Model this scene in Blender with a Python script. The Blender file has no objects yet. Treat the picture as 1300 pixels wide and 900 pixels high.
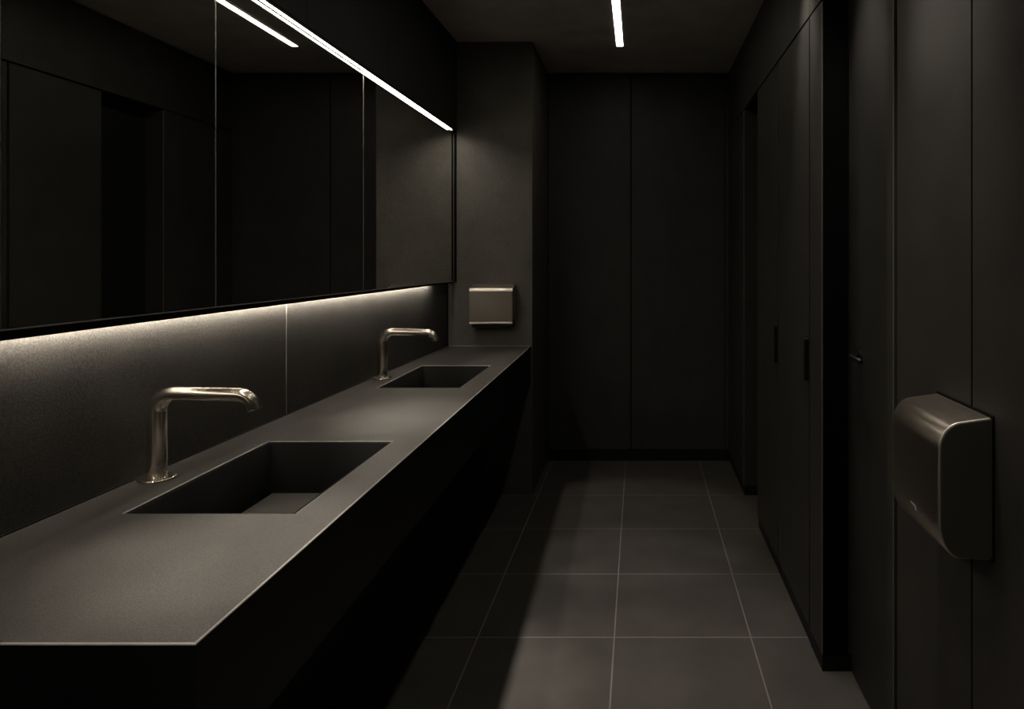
import bpy, bmesh, math
from mathutils import Vector, Matrix

SC = bpy.context.scene
COL = SC.collection

# ------------------------------------------------------------------ helpers
def setp(o, label=None, cat=None, group=None, kind=None):
    if label: o['label'] = label
    if cat: o['category'] = cat
    if group: o['group'] = group
    if kind: o['kind'] = kind
    return o

def thing(name, label, cat, loc, group=None):
    o = bpy.data.objects.new(name, None)
    o.empty_display_size = 0.05
    COL.objects.link(o)
    o.location = loc
    return setp(o, label, cat, group)

def struct_root(name, loc=(0, 0, 0)):
    o = bpy.data.objects.new(name, None)
    COL.objects.link(o)
    o.location = loc
    return setp(o, kind='structure')

def link(name, bm, mat, parent=None, bevel=0.0, seg=2, smooth=False, angle=30, bmat=None, side=None):
    """world-space bmesh -> one object; parented without moving"""
    bmesh.ops.recalc_face_normals(bm, faces=bm.faces[:])
    me = bpy.data.meshes.new(name)
    if parent is not None:
        off = Vector(parent.location)
        p = parent.parent
        while p is not None:
            off += Vector(p.location); p = p.parent
        for v in bm.verts: v.co -= off
    bm.to_mesh(me); bm.free()
    me.materials.append(mat)
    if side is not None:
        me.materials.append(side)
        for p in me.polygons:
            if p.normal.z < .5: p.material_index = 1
    if bmat is not None: me.materials.append(bmat)
    if smooth:
        for p in me.polygons: p.use_smooth = True
    o = bpy.data.objects.new(name, me)
    COL.objects.link(o)
    if parent is not None: o.parent = parent
    if bevel > 0:
        m = o.modifiers.new('bevel', 'BEVEL')
        m.width = bevel; m.segments = seg; m.limit_method = 'ANGLE'
        m.angle_limit = math.radians(angle); m.harden_normals = False
        if bmat is not None: m.material = len(me.materials)-1
    return o

def add_box(bm, x0, x1, y0, y1, z0, z1):
    vs = [bm.verts.new(c) for c in ((x0,y0,z0),(x1,y0,z0),(x1,y1,z0),(x0,y1,z0),
                                    (x0,y0,z1),(x1,y0,z1),(x1,y1,z1),(x0,y1,z1))]
    for f in ((0,3,2,1),(4,5,6,7),(0,1,5,4),(1,2,6,5),(2,3,7,6),(3,0,4,7)):
        bm.faces.new([vs[i] for i in f])
    return bm

def box(*a):
    return add_box(bmesh.new(), *a)

def hexa(bm, bottom, top):
    """bottom, top: four (x,y,z) each, same winding"""
    b = [bm.verts.new(c) for c in bottom]; t = [bm.verts.new(c) for c in top]
    bm.faces.new(b[::-1]); bm.faces.new(t)
    for i in range(4):
        j = (i+1) % 4
        bm.faces.new([b[i], b[j], t[j], t[i]])
    return bm

def prism(pts, axis, a, b):
    """pts: closed 2-D outline; axis 'y' -> pts are (x,z); axis 'x' -> pts are (y,z)"""
    bm = bmesh.new()
    mk = (lambda p, t: (p[0], t, p[1])) if axis == 'y' else (lambda p, t: (t, p[0], p[1]))
    A = [bm.verts.new(mk(p, a)) for p in pts]; B = [bm.verts.new(mk(p, b)) for p in pts]
    n = len(pts)
    bm.faces.new(A); bm.faces.new(B[::-1])
    for i in range(n):
        j = (i+1) % n
        bm.faces.new([A[i], B[i], B[j], A[j]])
    return bm

def sheet(pts, axis, a, b, t):
    """open 2-D outline thickened towards its right-hand side, extruded along axis"""
    n = len(pts); off = []
    for i in range(n):
        p0 = Vector(pts[max(0, i-1)]); p1 = Vector(pts[min(n-1, i+1)])
        d = (p1-p0).normalized()
        off.append((pts[i][0]+d.y*t, pts[i][1]-d.x*t))
    return prism(list(pts)+off[::-1], axis, a, b)

def arc(cx, cz, rx, rz, a0, a1, n):
    return [(cx+rx*math.cos(math.radians(a0+(a1-a0)*i/n)), cz+rz*math.sin(math.radians(a0+(a1-a0)*i/n))) for i in range(n+1)]

def tube(path, radii, seg=40, cap_end=True, upv=Vector((0, 1, 0))):
    """sweep circle along a path in the XZ plane (y fixed)"""
    bm = bmesh.new(); rings = []
    n = len(path)
    for i in range(n):
        p = Vector(path[i])
        d = (Vector(path[min(n-1, i+1)])-Vector(path[max(0, i-1)])).normalized()
        u = upv; v = d.cross(u).normalized()
        rings.append([bm.verts.new(p+(u*math.cos(2*math.pi*k/seg)+v*math.sin(2*math.pi*k/seg))*radii[i]) for k in range(seg)])
    for i in range(n-1):
        for k in range(seg):
            m = (k+1) % seg
            bm.faces.new([rings[i][k], rings[i][m], rings[i+1][m], rings[i+1][k]])
    bm.faces.new(rings[0][::-1])
    if cap_end: bm.faces.new(rings[-1])
    return bm

def lathe(prof, c, seg=48):
    bm = bmesh.new(); rings = []
    for r, z in prof:
        if r < 1e-6: rings.append([bm.verts.new((c[0], c[1], c[2]+z))]*seg)
        else: rings.append([bm.verts.new((c[0]+r*math.cos(2*math.pi*k/seg), c[1]+r*math.sin(2*math.pi*k/seg), c[2]+z)) for k in range(seg)])
    for i in range(len(prof)-1):
        for k in range(seg):
            m = (k+1) % seg
            q = []
            for v in (rings[i][k], rings[i][m], rings[i+1][m], rings[i+1][k]):
                if v not in q: q.append(v)
            if len(q) > 2: bm.faces.new(q)
    return bm

def copy_tree(root, loc):
    r = root.copy(); COL.objects.link(r); r.location = loc
    for ch in list(root.children):
        c = ch.copy(); COL.objects.link(c); c.parent = r
        for g in list(ch.children):
            d = g.copy(); COL.objects.link(d); d.parent = c
    return r

# ---------------------------------------------------------------- materials
def new_mat(name):
    m = bpy.data.materials.new(name); m.use_nodes = True
    nt = m.node_tree; nt.nodes.clear()
    out = nt.nodes.new('ShaderNodeOutputMaterial')
    b = nt.nodes.new('ShaderNodeBsdfPrincipled')
    nt.links.new(b.outputs[0], out.inputs[0])
    return m, nt, b

def grain(name, col, rough, var=0.25, scale=260, bump=0.15, spec=0.5, coarse=0.15, stretch=(1,1,1), bdist=0.002):
    m, nt, b = new_mat(name)
    N, L = nt.nodes, nt.links
    tc = N.new('ShaderNodeTexCoord'); mp = N.new('ShaderNodeMapping')
    mp.inputs['Scale'].default_value = stretch
    L.new(tc.outputs['Object'], mp.inputs[0])
    n1 = N.new('ShaderNodeTexNoise'); n1.inputs['Scale'].default_value = scale; n1.inputs['Detail'].default_value = 3
    n2 = N.new('ShaderNodeTexNoise'); n2.inputs['Scale'].default_value = 5; n2.inputs['Detail'].default_value = 4
    L.new(mp.outputs[0], n1.inputs['Vector']); L.new(tc.outputs['Object'], n2.inputs['Vector'])
    a1 = N.new('ShaderNodeMapRange'); a1.inputs[1].default_value = .3; a1.inputs[2].default_value = .7
    a1.inputs[3].default_value = 1-var; a1.inputs[4].default_value = 1+var
    L.new(n1.outputs[0], a1.inputs[0])
    a2 = N.new('ShaderNodeMapRange'); a2.inputs[1].default_value = .3; a2.inputs[2].default_value = .7
    a2.inputs[3].default_value = 1-coarse; a2.inputs[4].default_value = 1+coarse
    L.new(n2.outputs[0], a2.inputs[0])
    mu = N.new('ShaderNodeMath'); mu.operation = 'MULTIPLY'
    L.new(a1.outputs[0], mu.inputs[0]); L.new(a2.outputs[0], mu.inputs[1])
    vm = N.new('ShaderNodeVectorMath'); vm.operation = 'SCALE'
    vm.inputs[0].default_value = col
    L.new(mu.outputs[0], vm.inputs['Scale']); L.new(vm.outputs[0], b.inputs['Base Color'])
    b.inputs['Roughness'].default_value = rough
    b.inputs['Specular IOR Level'].default_value = spec
    if bump:
        bp = N.new('ShaderNodeBump'); bp.inputs['Strength'].default_value = bump; bp.inputs['Distance'].default_value = bdist
        L.new(n1.outputs[0], bp.inputs['Height']); L.new(bp.outputs[0], b.inputs['Normal'])
    return m

def metal(name, col, rough, stretch=(1, 1, 60), scale=12, bump=0.02, rvar=0.06):
    m, nt, b = new_mat(name)
    N, L = nt.nodes, nt.links
    tc = N.new('ShaderNodeTexCoord'); mp = N.new('ShaderNodeMapping'); mp.inputs['Scale'].default_value = stretch
    L.new(tc.outputs['Object'], mp.inputs[0])
    n1 = N.new('ShaderNodeTexNoise'); n1.inputs['Scale'].default_value = scale; n1.inputs['Detail'].default_value = 4
    L.new(mp.outputs[0], n1.inputs['Vector'])
    r = N.new('ShaderNodeMapRange'); r.inputs[1].default_value = .3; r.inputs[2].default_value = .7
    r.inputs[3].default_value = rough-rvar; r.inputs[4].default_value = rough+rvar
    L.new(n1.outputs[0], r.inputs[0]); L.new(r.outputs[0], b.inputs['Roughness'])
    b.inputs['Base Color'].default_value = (*col, 1); b.inputs['Metallic'].default_value = 1
    bp = N.new('ShaderNodeBump'); bp.inputs['Strength'].default_value = bump; bp.inputs['Distance'].default_value = .001
    L.new(n1.outputs[0], bp.inputs['Height']); L.new(bp.outputs[0], b.inputs['Normal'])
    return m

def plain(name, col, rough, spec=0.5, metallic=0):
    m, nt, b = new_mat(name)
    b.inputs['Base Color'].default_value = (*col, 1); b.inputs['Roughness'].default_value = rough
    b.inputs['Specular IOR Level'].default_value = spec; b.inputs['Metallic'].default_value = metallic
    return m

def emit(name, col, s):
    m = bpy.data.materials.new(name); m.use_nodes = True
    nt = m.node_tree; nt.nodes.clear()
    o = nt.nodes.new('ShaderNodeOutputMaterial'); e = nt.nodes.new('ShaderNodeEmission')
    e.inputs[0].default_value = (*col, 1); e.inputs[1].default_value = s
    nt.links.new(e.outputs[0], o.inputs[0])
    return m

TILE = 0.5395; TX0 = -0.097; TY0 = 2.695; GW = 0.0028
def floor_mat():
    m, nt, b = new_mat('floor_tile')
    N, L = nt.nodes, nt.links
    tc = N.new('ShaderNodeTexCoord'); sp = N.new('ShaderNodeSeparateXYZ'); L.new(tc.outputs['Object'], sp.inputs[0])
    def M(op, a, bb=None, c=None):
        n = N.new('ShaderNodeMath'); n.operation = op
        for i, v in enumerate((a, bb, c)):
            if v is None: continue
            if isinstance(v, (int, float)): n.inputs[i].default_value = v
            else: L.new(v, n.inputs[i])
        return n.outputs[0]
    def cell(v, o): return M('DIVIDE', M('SUBTRACT', v, o), TILE)
    cx = cell(sp.outputs[0], TX0)
    cy = cell(M('MINIMUM', sp.outputs[1], TY0+TILE*3.5), TY0)
    def dist(c): return M('MULTIPLY', M('ABSOLUTE', M('SUBTRACT', M('FRACT', M('ADD', c, 0.5)), 0.5)), TILE)
    d = M('MINIMUM', dist(cx), dist(cy))
    mr = N.new('ShaderNodeMapRange'); mr.interpolation_type = 'SMOOTHSTEP'
    mr.inputs[1].default_value = GW*0.7; mr.inputs[2].default_value = GW*1.3
    L.new(d, mr.inputs[0])                              # 0 in grout, 1 on tile
    wn = N.new('ShaderNodeTexWhiteNoise'); wn.noise_dimensions = '2D'
    cb = N.new('ShaderNodeCombineXYZ'); L.new(M('FLOOR', cx), cb.inputs[0]); L.new(M('FLOOR', cy), cb.inputs[1])
    L.new(cb.outputs[0], wn.inputs['Vector'])
    n1 = N.new('ShaderNodeTexNoise'); n1.inputs['Scale'].default_value = 180; n1.inputs['Detail'].default_value = 4
    n2 = N.new('ShaderNodeTexNoise'); n2.inputs['Scale'].default_value = 6; n2.inputs['Detail'].default_value = 6
    L.new(tc.outputs['Object'], n1.inputs['Vector']); L.new(tc.outputs['Object'], n2.inputs['Vector'])
    f = M('ADD', M('ADD', M('MULTIPLY', n1.outputs[0], 0.5), M('MULTIPLY', n2.outputs[0], 0.6)), M('MULTIPLY_ADD', wn.outputs['Value'], 0.14, 0.38))
    vm = N.new('ShaderNodeVectorMath'); vm.operation = 'SCALE'; vm.inputs[0].default_value = FLOORC
    L.new(f, vm.inputs['Scale'])
    mix = N.new('ShaderNodeMix'); mix.data_type = 'RGBA'
    L.new(mr.outputs[0], mix.inputs[0]); mix.inputs[6].default_value = (*GROUTC, 1); L.new(vm.outputs[0], mix.inputs[7])
    L.new(mix.outputs[2], b.inputs['Base Color'])
    b.inputs['Roughness'].default_value = 0.55; b.inputs['Specular IOR Level'].default_value = 0.3
    h = M('ADD', mr.outputs[0], M('MULTIPLY', n1.outputs[0], 0.12))
    bp = N.new('ShaderNodeBump'); bp.inputs['Strength'].default_value = 0.3; bp.inputs['Distance'].default_value = .002
    L.new(h, bp.inputs['Height']); L.new(bp.outputs[0], b.inputs['Normal'])
    return m

FLOORC = (0.092, 0.084, 0.076); GROUTC = (0.25, 0.235, 0.22)
M_FLOOR = floor_mat()
M_PANEL = grain('panel_laminate', (0.048, 0.047, 0.045), 0.55, var=.18, scale=420, bump=.06, spec=.35, stretch=(1, 1, .35))
M_RIGHT = grain('panel_warm_laminate', (0.046, 0.0432, 0.0392), 0.5, var=.18, scale=420, bump=.06, spec=.2, stretch=(1, 1, .35))
M_BULK  = grain('bulkhead_panel', (0.022, 0.0225, 0.022), 0.6, var=.15, scale=300, bump=.05, spec=.3)
M_STONE = grain('pillar_stone', (0.110, 0.103, 0.091), 0.6, var=.5, scale=240, bump=.2, spec=.3)
M_SPLASH= grain('backsplash_stone', (0.048, 0.0453, 0.0405), 0.55, var=.4, scale=240, bump=.2, spec=.3)
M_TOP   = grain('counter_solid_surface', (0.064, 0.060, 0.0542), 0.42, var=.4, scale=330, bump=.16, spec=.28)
M_TOPE  = plain('counter_edge_highlight', (0.42, 0.40, 0.365), .4)  # pale bevel colour that paints the bright line along lit edges
M_APRON = grain('counter_side_shaded', (0.014, 0.0138, 0.0134), 0.5, var=.2, scale=330, bump=.08, spec=.15)  # same surface as the top, darkened to paint its shaded sides
M_DOOR  = grain('door_laminate', (0.030, 0.029, 0.0275), 0.5, var=.18, scale=420, bump=.05, spec=.3, stretch=(1, 1, .35))
M_DISP  = metal('dispenser_steel', (0.22, 0.20, 0.172), .40, (60, 60, 2), 10, bump=.006, rvar=.03)
M_RIM   = metal('rim_highlight_metal', (0.85, 0.79, 0.70), .48, (1, 1, 1), 8, bump=0, rvar=.01)  # paler metal that paints highlights along rims and rounded edges
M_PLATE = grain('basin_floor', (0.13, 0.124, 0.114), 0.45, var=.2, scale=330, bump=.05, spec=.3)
M_BASIN = grain('basin_shaded_surface', (0.020, 0.0198, 0.0195), 0.8, var=.1, scale=330, bump=.0, spec=0.0)  # counter surface darkened, shade of the recess painted in
M_CEIL  = grain('ceiling_paint', (0.55, 0.52, 0.48), 0.8, var=.12, scale=300, bump=.05, spec=.2)
M_BLACK = plain('shadow_gap_black', (0.004, 0.004, 0.004), .8, .1)
M_DARK  = plain('dark_plinth', (0.012, 0.012, 0.012), .6, .3)
M_HANDLE= plain('black_hardware', (0.010, 0.010, 0.010), .4, .4)
M_STEEL = metal('brushed_steel', (0.88, 0.80, 0.70), .24, (1, 1, 1), 8, bump=0, rvar=.015)
M_DRYER = metal('brushed_dryer_steel', (0.62, 0.56, 0.48), .33, (60, 2, 60), 10, bump=.006, rvar=.03)
M_DSIDE = plain('dryer_side_dark', (0.13, 0.122, 0.110), .5, .4)
M_EDGE  = plain('satin_edge', (0.30, 0.285, 0.26), .4)
M_SEAM  = plain('dark_edge', (0.13, 0.125, 0.115), .4)
M_MIRROR= plain('tinted_mirror', (0.86, 0.86, 0.84), .015, .5, 1)
M_LED   = emit('led_diffuser', (1.0, 0.90, 0.76), 42)
M_LEDC  = emit('ceiling_led_diffuser', (1.0, 0.91, 0.78), 10)
M_LEDU  = emit('under_mirror_led', (1.0, 0.90, 0.76), 185)
M_ACRYL = plain('end_cap_acrylic', (0.35, 0.34, 0.32), .3)

# --------------------------------------------------------------- dimensions
CZ = 2.866                    # ceiling
YF = 5.035                    # back wall
YP = 4.316                    # face of the pillar
YN = -1.0                     # wall behind the camera
XM = -1.168                   # mirror face
XU = -1.150                   # bulkhead face above the mirror
XR = 0.662                    # cabinet run on the right
XN = 0.757                    # near right wall
CT = 0.94                     # counter top
def xw(y): return -1.279 + (y-1.366)/(4.316-1.366)*0.0655     # backsplash face
def xf(y): return -0.6434 + (y-0.99)/(4.316-0.99)*(-0.0396)   # counter front

# ------------------------------------------------------------------ setting
o = link('floor', box(-1.6, 1.2, YN, YF+.1, -.08, 0), M_FLOOR); setp(o, kind='structure')
o = link('ceiling', box(-1.6, 1.2, YN, YF+.1, CZ, CZ+.08), M_CEIL); setp(o, kind='structure')

# left wall: masonry behind, set-back knee panels below the counter
r = struct_root('wall_left', (-1.4, 2, 0))
link('masonry', box(-1.48, -1.36, YN, YF, 0, CZ), M_BULK, r)
for a, b in ((YN, 1.0), (1.004, 2.115), (2.119, YP-.002)):
    link('lower_panel', box(-1.03, -1.00, a, b, 0.0, .705 if a > .9 else .70), M_DARK, r)

# bulkhead above the mirrors
r = struct_root('trim_1', (-1.2, 2, 2.6))
ys = [YN, 0.6, 2.366, 3.128, YP-.012]
for a, b in zip(ys[:-1], ys[1:]):
    link('bulkhead_panel', box(-1.35, XU, a+.0015, b-.0015, 2.302, CZ-.001), M_BULK, r, bevel=.0015)

# backsplash
r = thing('backsplash', 'grey stone backsplash in two slabs below the mirrors, washed by hidden light', 'backsplash', (-1.26, 2.4, CT))
for a, b in ((YN+.005, 2.427), (2.431, YP-.002)):
    bm = bmesh.new()
    z0, z1 = CT+.001, 1.46
    bot = [(-1.355, a, z0), (xw(a), a, z0), (xw(b), b, z0), (-1.355, b, z0)]
    hexa(bm, bot, [(p[0], p[1], z1) for p in bot])
    link('slab', bm, M_SPLASH, r, bevel=.0016, bmat=M_EDGE)

# pillar at the end of the counter
r = struct_root('wall_pillar', (-1.0, 4.6, 0))
link('pillar_face', box(-1.355, -0.673, YP, YF+.02, 0.0, CZ-.001), M_STONE, r, bevel=.003)
link('gap_shade_strip', box(-1.176, -1.152, YP-.006, YP-.0005, 1.345, CZ-.004), M_BLACK, r)  # black strip painting the shade of a slot beside the mirror
link('lower_gap_shade_strip', box(xw(YP)+.001, xw(YP)+.009, YP-.004, YP-.0005, CT+.004, 1.345), M_BLACK, r)  # black strip painting the dark line beside the backsplash

# back wall
r = struct_root('wall_back', (0, YF, 0))
link('backing', box(-.70, .75, YF+.03, YF+.09, 0, CZ), M_BLACK, r)
for a, b in ((-.668, -.0615), (-.0545, .634), (.638, .80)):
    link('wall_panel', box(a, b, YF, YF+.028, .083, CZ-.006), M_PANEL, r, bevel=.002)
o = link('baseboard_back', box(-.670, .655, YF+.006, YF+.03, 0, .080), M_DARK); setp(o, kind='structure')

# right wall: header, far panels, door recess
r = struct_root('wall_right', (1.0, 3.5, 0))
link('backing', box(.90, .98, 2.47, YF+.08, 0, CZ), M_BLACK, r)
for a, b in ((2.47, 2.648), (2.652, 4.428), (4.432, YF-.002)):
    link('header_panel', box(XR, .88, a+.0005, b-.0005, 2.438, CZ-.005), M_RIGHT, r, bevel=.0015)
link('header_soffit', box(XR+.012, .88, 2.474, YF-.004, 2.431, 2.437), M_BLACK, r)
link('wall_panel', box(XR, .88, 4.432, YF-.002, .062, 2.430), M_RIGHT, r, bevel=.0015)
link('door_frame', box(XR, .88, 4.302, 4.428, .062, 2.430), M_RIGHT, r, bevel=.003, bmat=M_SEAM)  # paler bevel paints the highlight on the frame edges
link('end_panel', box(XR, .775, 2.470, 2.642, .062, 2.430), M_RIGHT, r, bevel=.004, bmat=M_SEAM)  # paler bevel paints the lit corner line
link('return_shade_sheet', box(XR+.005, .7565, 2.4665, 2.4695, .062, 2.43), M_BLACK, r)  # thin black sheet added to paint the end panel's near side in shade
link('end_plinth', box(XR+.004, .775, 2.474, 2.646, 0, .060), M_DARK, r)
o = link('baseboard_right', box(XR+.006, .88, 4.306, YF-.004, 0, .060), M_DARK); setp(o, kind='structure')
r = struct_root('door_2', (.79, 4.05, 0))
link('door_leaf', box(.775, .81, 3.815, 4.300, .008, 2.429), M_DARK, r, bevel=.002)

# near right wall with its own door
r = struct_root('wall_right_near', (.9, .8, 0))
link('backing', box(.80, .88, YN, 2.47, 0, CZ), M_BLACK, r)
for a, b in ((YN, .30), (.306, 1.548), (1.555, 2.000)):
    link('wall_panel', box(XN, .795, a, b, .002, CZ-.003), M_RIGHT, r, bevel=.0015)
link('door_frame', box(XN-.008, .795, 2.0085, 2.062, .002, CZ-.003), M_RIGHT, r, bevel=.003, bmat=M_SEAM)  # frame edge highlight painted by the paler bevel
link('over_door_panel', box(XN+.004, .795, 2.064, 2.468, 2.444, CZ-.003), M_RIGHT, r, bevel=.0015)
r = struct_root('door_1', (.78, 2.26, 0))
link('door_leaf', box(.768, .797, 2.066, 2.462, .006, 2.440), M_DOOR, r, bevel=.002)
h = link('door_handle', lathe([(0, 0), (.02, 0), (.02, .006), (.008, .007)], (0, 0, 0), 32), M_HANDLE, None)
h.data.transform(Matrix.Rotation(-math.pi/2, 4, 'Y')); h.data.transform(Matrix.Translation((.7678-.78, 2.365-2.26, 1.158)))
h.parent = r
link('lever', tube([(.760, 2.365, 1.158), (.745, 2.365, 1.158), (.737, 2.363, 1.158), (.7325, 2.358, 1.158), (.731, 2.348, 1.158), (.731, 2.30, 1.158), (.731, 2.245, 1.158)], [.008]*6+[.0075], 20, upv=Vector((0, 0, 1))), M_HANDLE, h, smooth=True)

o = link('wall_near', box(-1.6, 1.2, YN-.1, YN, 0, CZ), M_PANEL); setp(o, kind='structure')

# ------------------------------------------------------------ tall cupboards
def cupboard(y0, y1, label, zc, hl):
    r = thing('tall_cupboard', label, 'cupboard', (.72, (y0+y1)/2, 0), 'tall flush cupboards along the right wall')
    link('carcass', box(XR+.022, .87, y0+.007, y1-.007, .062, 2.430), M_BLACK, r)
    link('plinth', box(XR+.006, .87, y0+.007, y1-.007, 0, .060), M_DARK, r)
    d = link('door', box(XR, XR+.020, y0+.007, y1-.007, .064, 2.428), M_RIGHT, r, bevel=.0015)
    # slim rounded pull at the near edge of the door
    pts = arc(y0+.018, zc+hl/2-.011, .011, .011, 0, 180, 10)+arc(y0+.018, zc-hl/2+.011, .011, .011, 180, 360, 10)
    bm = bmesh.new()
    A = [bm.verts.new((XR-.017, p[0], p[1])) for p in pts]; B = [bm.verts.new((XR-.0003, p[0], p[1])) for p in pts]
    bm.faces.new(A); bm.faces.new(B[::-1])
    for i in range(len(pts)):
        j = (i+1) % len(pts); bm.faces.new([A[i], B[i], B[j], A[j]])
    setp(link('pull', bm, M_HANDLE, d, bevel=.002), 'black slim pull')
    return r
cupboard(2.648, 3.243, 'dark flush tall cupboard with black edge pull, nearer the hand dryer', 1.104, .170)
cupboard(3.243, 3.812, 'dark flush tall cupboard with black edge pull, beside the far door recess', 1.085, .175)

# ------------------------------------------------------------------- vanity
S1 = (1.494, 2.081, -1.129, -.752); S2 = (2.936, 3.540, -1.126, -.770)
rt = thing('vanity_counter', 'long grey solid-surface vanity counter with two sunken basins along the left wall', 'counter', (-.95, 2.65, .715))
bm = bmesh.new()
rows = [(.99, S1[2], S1[3]), (S1[0], S1[2], S1[3]), (S1[1], S1[2], S1[3]),
        (S2[0], S2[2], S2[3]), (S2[1], S2[2], S2[3]), (YP-.002, S2[2], S2[3])]
G = [[bm.verts.new((x, y, CT)) for x in (xw(y)+.0015, a, b, xf(y))] for y, a, b in rows]
for i in range(5):
    for j in range(3):
        if j == 1 and i in (1, 3): continue
        bm.faces.new([G[i][j], G[i][j+1], G[i+1][j+1], G[i+1][j]])
ext = bmesh.ops.extrude_face_region(bm, geom=bm.faces[:])
for v in [e for e in ext['geom'] if isinstance(e, bmesh.types.BMVert)]: v.co.z = .715
ct = link('countertop', bm, M_TOP, rt, bevel=.0026, seg=2, bmat=M_TOPE, side=M_APRON)  # sides in the shaded copy, top edges in the pale highlight colour
at = ct.data.attributes.new('bevel_weight_edge', 'FLOAT', 'EDGE')
nrm = {}
for p in ct.data.polygons:
    for k in p.edge_keys: nrm.setdefault(k, []).append(p.normal.copy())
for e in ct.data.edges:
    ns = nrm[e.key]
    if len(ns) == 2 and ns[0].dot(ns[1]) < .5 and max(n.z for n in ns) > .5: at.data[e.index].value = 1.0
ct.modifiers['bevel'].limit_method = 'WEIGHT'
link('joint_highlight_strip', box(xw(YP)+.014, -.688, YP-.0045, YP-.0022, CT+.0002, CT+.0035), M_TOPE, rt)  # pale strip added at the pillar joint to draw its highlight
for (y0, y1, x0, x1) in (S1, S2):
    e = .0015; t = .008; zb = .780; rr = .022
    bm = bmesh.new()
    # inner shell of the basin: rounded corners and rounded floor junction
    def loop(ins, z, rad):
        out = []
        X0, X1, Y0, Y1 = x0+e+ins, x1-e-ins, y0+e+ins, y1-e-ins
        for cx, cy, a0 in ((X1-rad, Y1-rad, 0), (X0+rad, Y1-rad, 90), (X0+rad, Y0+rad, 180), (X1-rad, Y0+rad, 270)):
            for k in range(7):
                a = math.radians(a0+90*k/6); out.append(bm.verts.new((cx+rad*math.cos(a), cy+rad*math.sin(a), z)))
        return out
    Ls = [loop(-.0008+.0005, zb-.012, .004), loop(-.0003, CT-.0035, .004), loop(t, CT-.0035, .010), loop(t, zb+.016, .010)]
    for k in range(1, 6):
        a = math.radians(90*k/5)
        Ls.append(loop(t+.016*(1-math.cos(a)), zb+.016*(1-math.sin(a)), .012))
    for A, B in zip(Ls[:-1], Ls[1:]):
        for k in range(28):
            m = (k+1) % 28; bm.faces.new([A[k], A[m], B[m], B[k]])
    bm.faces.new(Ls[0][::-1]); bm.faces.new(Ls[-1])
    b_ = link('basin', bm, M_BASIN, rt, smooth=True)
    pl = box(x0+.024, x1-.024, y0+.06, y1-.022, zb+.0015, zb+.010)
    link('drain_plate', pl, M_PLATE, b_, bevel=.003, bmat=M_TOPE)  # pale bevel paints the plate's lit edge

# ------------------------------------------------------------------ faucets
def make_faucet(x, y, label):
    r = thing('faucet', label, 'faucet', (x, y, CT), 'brushed steel faucets on the counter')
    link('base_flange', lathe([(0, .0004), (.0425, .0004), (.0425, .004), (.040, .0062), (.026, .0066), (.0238, .0066), (.0238, .009), (0, .009)], (x, y, CT)), M_STEEL, r, bevel=.0008, smooth=False)
    zt = CT+.216
    path = [(x, y, CT+.006), (x, y, CT+.05), (x, y, CT+.10), (x, y, zt-.048)]
    rad = [.0225]*4
    for k in range(1, 17):
        a = math.radians(90*k/16)
        path.append((x+.048*(1-math.cos(a)), y, zt-.048+.048*math.sin(a)))
        rad.append(.0225-.0055*k/16)
    x2 = x+.206
    for k in range(1, 5): path.append((x+.048+(x2-x-.048)*k/4, y, zt-.003*k/4)); rad.append(.017)
    for k in range(1, 17):
        a = math.radians(72*k/16)
        path.append((x2+.040*math.sin(a), y, zt-.003-.040*(1-math.cos(a)))); rad.append(.017)
    d = (Vector(path[-1])-Vector(path[-2])).normalized()
    end = Vector(path[-1])
    for k in range(1, 3): path.append(tuple(end+d*.006*k)); rad.append(.0172)
    link('spout', tube(path, rad, 48), M_STEEL, r, bevel=.0012, smooth=True, angle=60)
    p = Vector(path[-1])
    link('aerator', tube([tuple(p+d*.0004), tuple(p+d*.0012)], [.0125, .0125], 32), M_HANDLE, r)
    return r
f1 = make_faucet(-1.2195, 1.726, 'brushed steel faucet beside the near basin')
f2 = copy_tree(f1, (-1.187, 3.159, CT))
f2['label'] = 'brushed steel faucet beside the far basin, close to the pillar'

# ------------------------------------------------------------------ mirrors
ml = ['large dark mirror panel, nearest the camera with only its edge in view',
      'large dark mirror panel reflecting a doorway, above the near basin',
      'large dark mirror panel between two seams, reflecting the end of a ceiling light',
      'large dark mirror panel beside the pillar, reflecting the lit pillar face']
edges = [.25, 1.249, 1.885, 2.895, YP-.012]
def zlow(y): return 1.3655-.016*(y-1.23)/3.0
for i in range(4):
    a, b = edges[i]+.0015, edges[i+1]-.0015
    r = thing('mirror_panel', ml[i], 'mirror', (XM-.01, (a+b)/2, zlow((a+b)/2)), 'mirror panels above the counter')
    def slab(x0, x1, z0a, z0b, z1a, z1b, aa=a, bb=b):
        bm = bmesh.new()
        return hexa(bm, [(x0, aa, z0a), (x1, aa, z0a), (x1, bb, z0b), (x0, bb, z0b)],
                    [(x0, aa, z1a), (x1, aa, z1a), (x1, bb, z1b), (x0, bb, z1b)])
    za, zb_ = zlow(a), zlow(b)
    link('glass', slab(XM-.006, XM, za+.003, zb_+.003, 2.286, 2.284), M_MIRROR, r)
    link('bottom_edge', slab(XM-.006, XM+.003, za, zb_, za+.0024, zb_+.0024), M_EDGE, r)
    link('bottom_rail', slab(XM-.010, XM+.002, za-.021+.003*i, zb_-.018+.003*i, za-.001, zb_-.001), M_BLACK, r)
    link('back_board', slab(XM-.016, XM-.0065, za, zb_, 2.286, 2.284), M_BLACK, r)
    link('side_edge', slab(XM-.004, XM+.0015, za+.003, zb_+.003, 2.286, 2.284, b-.0014, b), M_SEAM, r)

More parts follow.
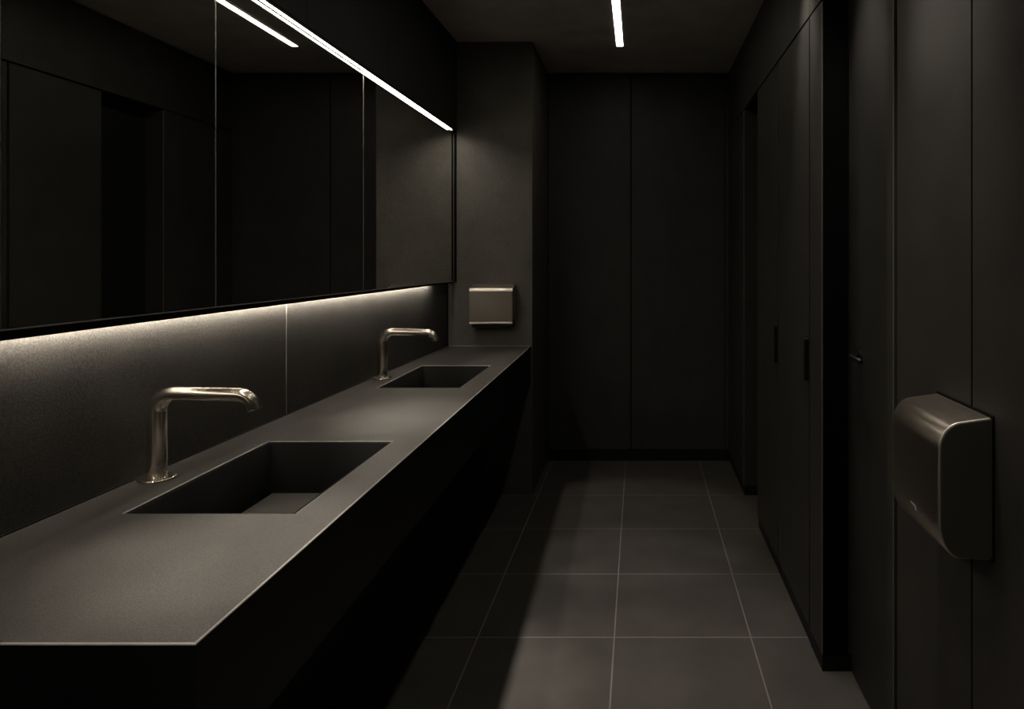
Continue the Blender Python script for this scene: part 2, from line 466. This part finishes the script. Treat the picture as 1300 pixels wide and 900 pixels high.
# hidden light grazing the backsplash
r = thing('under_mirror_light', 'slim strip light behind the lower mirror edge grazing the backsplash', 'strip light', (-1.2, 2.4, 1.38))
def strip(y0, y1, dx0, dx1, z0, z1):
    bm = bmesh.new()
    b = [(xw(y0)+dx0, y0, z0), (xw(y0)+dx1, y0, z0), (xw(y1)+dx1, y1, z0), (xw(y1)+dx0, y1, z0)]
    return hexa(bm, b, [(p[0], p[1], z1) for p in b])
link('channel', strip(.3, 4.00, .0262, .0315, 1.350, 1.390), M_BLACK, r)
link('bottom_lip', strip(.3, 4.00, .0237, .0260, 1.350, 1.3545), M_BLACK, r)
link('diffuser', strip(.3, 3.96, .0215, .0260, 1.356, 1.372), M_LEDU, r)

# ------------------------------------------------------- strip above mirrors
r = thing('wall_light', 'long bright linear light running along the top of the mirrors', 'wall light', (-1.15, 2.2, 2.30))
YE = 4.212
link('housing', box(XM-.020, -1.145, .25, YE+.025, 2.2965, 2.3015), M_BLACK, r)
link('lip', box(-1.149, -1.145, .25, YE+.025, 2.2885, 2.2960), M_BULK, r)
link('diffuser', box(XM+.001, -1.1495, .25, YE, 2.2925, 2.2960), M_LED, r)
link('end_cap', box(XM+.001, -1.1495, YE+.001, YE+.025, 2.2885, 2.2960), M_ACRYL, r)

# ------------------------------------------------------------- ceiling light
r = thing('ceiling_light', 'narrow bright linear light recessed in the dark ceiling', 'ceiling light', (-.122, 1.9, CZ-.005))
link('diffuser', box(-.143, -.101, -.6, 4.392, CZ-.006, CZ-.001), M_LEDC, r)
fr = bmesh.new()
add_box(fr, -.148, -.1435, -.605, 4.397, CZ-.007, CZ-.001); add_box(fr, -.1005, -.096, -.605, 4.397, CZ-.007, CZ-.001)
add_box(fr, -.143, -.101, 4.3925, 4.397, CZ-.007, CZ-.001); add_box(fr, -.143, -.101, -.605, -.6005, CZ-.007, CZ-.001)
link('frame', fr, M_DARK, r)

# ------------------------------------------------------ paper towel dispenser
dx0, dx1 = -1.046, -.779
r = thing('paper_towel_dispenser', 'small brushed steel paper towel dispenser mounted on the pillar above the counter', 'dispenser', (-.91, YP, 1.2))
prof = [(YP-.004, 1.334), (YP-.018, 1.334), (YP-.030, 1.3325), (YP-.042, 1.328), (YP-.055, 1.321), (YP-.070, 1.3165), (YP-.088, 1.3145)]
prof += [(YP-.088-.022*math.sin(math.radians(a)), 1.2925+.022*math.cos(math.radians(a))) for a in range(10, 91, 10)]
prof += [(YP-.110, 1.250), (YP-.110, 1.104)]
link('cover', sheet([prof[-3], prof[-1]], 'x', dx0, dx1, -.0025), M_DISP, r, bevel=.0006, angle=50)
link('top_plate', sheet(prof[:7], 'x', dx0, dx1, -.0025), M_DRYER, r, bevel=.0006, angle=50)  # top of the same cover, lighter steel painting its lit tone
setp(link('top_highlight', sheet(prof[6:-2], 'x', dx0, dx1, -.0025), M_RIM, r), 'rounded top edge, highlight painted in paler steel')  # rounding split off in paler steel to paint its highlight
link('lower_lip', box(dx0, dx1, YP-.1125, YP-.085, 1.0905, 1.1025), M_RIM, r, bevel=.003, seg=3)
inner = [(p[0]+.0045, p[1]-.004) for p in prof[4:-1]]
link('side_panel', prism([(YP-.004, 1.322), (YP-.05, 1.315)]+inner[1:]+[(YP-.1045, 1.108), (YP-.004, 1.108)], 'x', dx1-.012, dx1-.002), M_DSIDE, r)
link('side_panel', prism([(YP-.004, 1.322), (YP-.05, 1.315)]+inner[1:]+[(YP-.1045, 1.108), (YP-.004, 1.108)], 'x', dx0+.002, dx0+.012), M_DSIDE, r)
link('towel_tray', box(dx0+.008, dx1-.004, YP-.080, YP-.002, 1.066, 1.1035), M_HANDLE, r, bevel=.003)

# ---------------------------------------------------------------- hand dryer
y0, y1 = 1.455, 1.722
r = thing('hand_dryer', 'brushed steel hand dryer with rounded front mounted on the right wall', 'hand dryer', (XN, (y0+y1)/2, 1.0))
XFR = .640
P = [(XN-.004, 1.158), (.715, 1.153)]
P += [(.690-.050*math.sin(math.radians(a)), 1.088+.061*math.cos(math.radians(a))) for a in range(6, 91, 6)]
P += [(XFR, 1.03), (XFR, .97)]
P += [(.690-.050*math.cos(math.radians(a)), .935-.079*math.sin(math.radians(a))) for a in range(0, 91, 6)]
P += [(XN-.004, .854)]
sh = prism(P, 'y', y0, y1)
o = link('shell', sh, M_DRYER, r, bevel=.0036, seg=3, smooth=True, angle=40, bmat=M_RIM)  # paler bevel metal paints the bright rim
cx_, cz_ = .70, 1.005
Q = [(cx_+(p[0]-cx_)*.965+.002, cz_+(p[1]-cz_)*.98) for p in P]
link('side_panel', prism(Q, 'y', y0-.0016, y0-.0002), M_DSIDE, r, bevel=.0006)
link('back_plate', box(XN-.0036, XN-.0005, y0-.004, y1+.004, .850, 1.162), M_BLACK, r)
bm = prism([(1.571, .9165), (1.574, .926), (1.585, .9265), (1.604, .9275), (1.604, .9245), (1.586, .9205)], 'x', XFR-.0012, XFR-.0002)
link('badge', bm, M_ACRYL, r)
link('air_outlet', box(.690, .735, 1.50, 1.68, .8518, .8536), M_BLACK, r)

# ------------------------------------------------------------------- lights
def spot(x, y, power, tx, ty, size, blend, rad=.045):
    l = bpy.data.lights.new('downlight', 'SPOT'); l.energy = power; l.color = (1.0, .915, .81)
    l.spot_size = math.radians(size); l.spot_blend = blend; l.shadow_soft_size = rad
    o = bpy.data.objects.new('downlight', l); COL.objects.link(o)
    o.location = (x, y, CZ-.03)
    d = Vector((tx, ty, 0))-Vector(o.location)
    o.rotation_euler = d.to_track_quat('-Z', 'Y').to_euler()
XS = -1.075
for k in range(9):                                                 # row along the left wall, washing the floor
    y = .15+.41*k
    spot(XS, y, 40 if k < 8 else 34, XS+2.836*math.tan(math.radians(18.5)), y+(0 if k < 8 else .42), 31, .45)
for y, p in ((1.34, 170), (2.42, 170)):                             # soft pools on the counter
    spot(XS, y, p, -.66, y, 21, 1.0)
for y, p in ((.8, 56), (1.70, 56), (2.27, 30), (2.68, 30)):                    # row along the right wall
    spot(.48, y, p, 1.35, y, 42, 1.0)

w = bpy.data.worlds.new('world'); SC.world = w; w.use_nodes = True
w.node_tree.nodes['Background'].inputs[0].default_value = (.9, .95, 1, 1)
w.node_tree.nodes['Background'].inputs[1].default_value = 0.0

# ------------------------------------------------------------------- camera
cam = bpy.data.cameras.new('camera'); co = bpy.data.objects.new('camera', cam); COL.objects.link(co)
co.location = (0, 0, 1.5); co.rotation_euler = (math.pi/2, 0, 0)
cam.sensor_width = 36; cam.lens = 866/1300*36
cam.shift_x = -(811-650)/1300; cam.shift_y = -(450-327)/1300
cam.clip_start = .02
SC.camera = co
SC.view_settings.view_transform = 'Standard'
SC.view_settings.look = 'None'
SC.view_settings.exposure = 0
SC.view_settings.gamma = 1
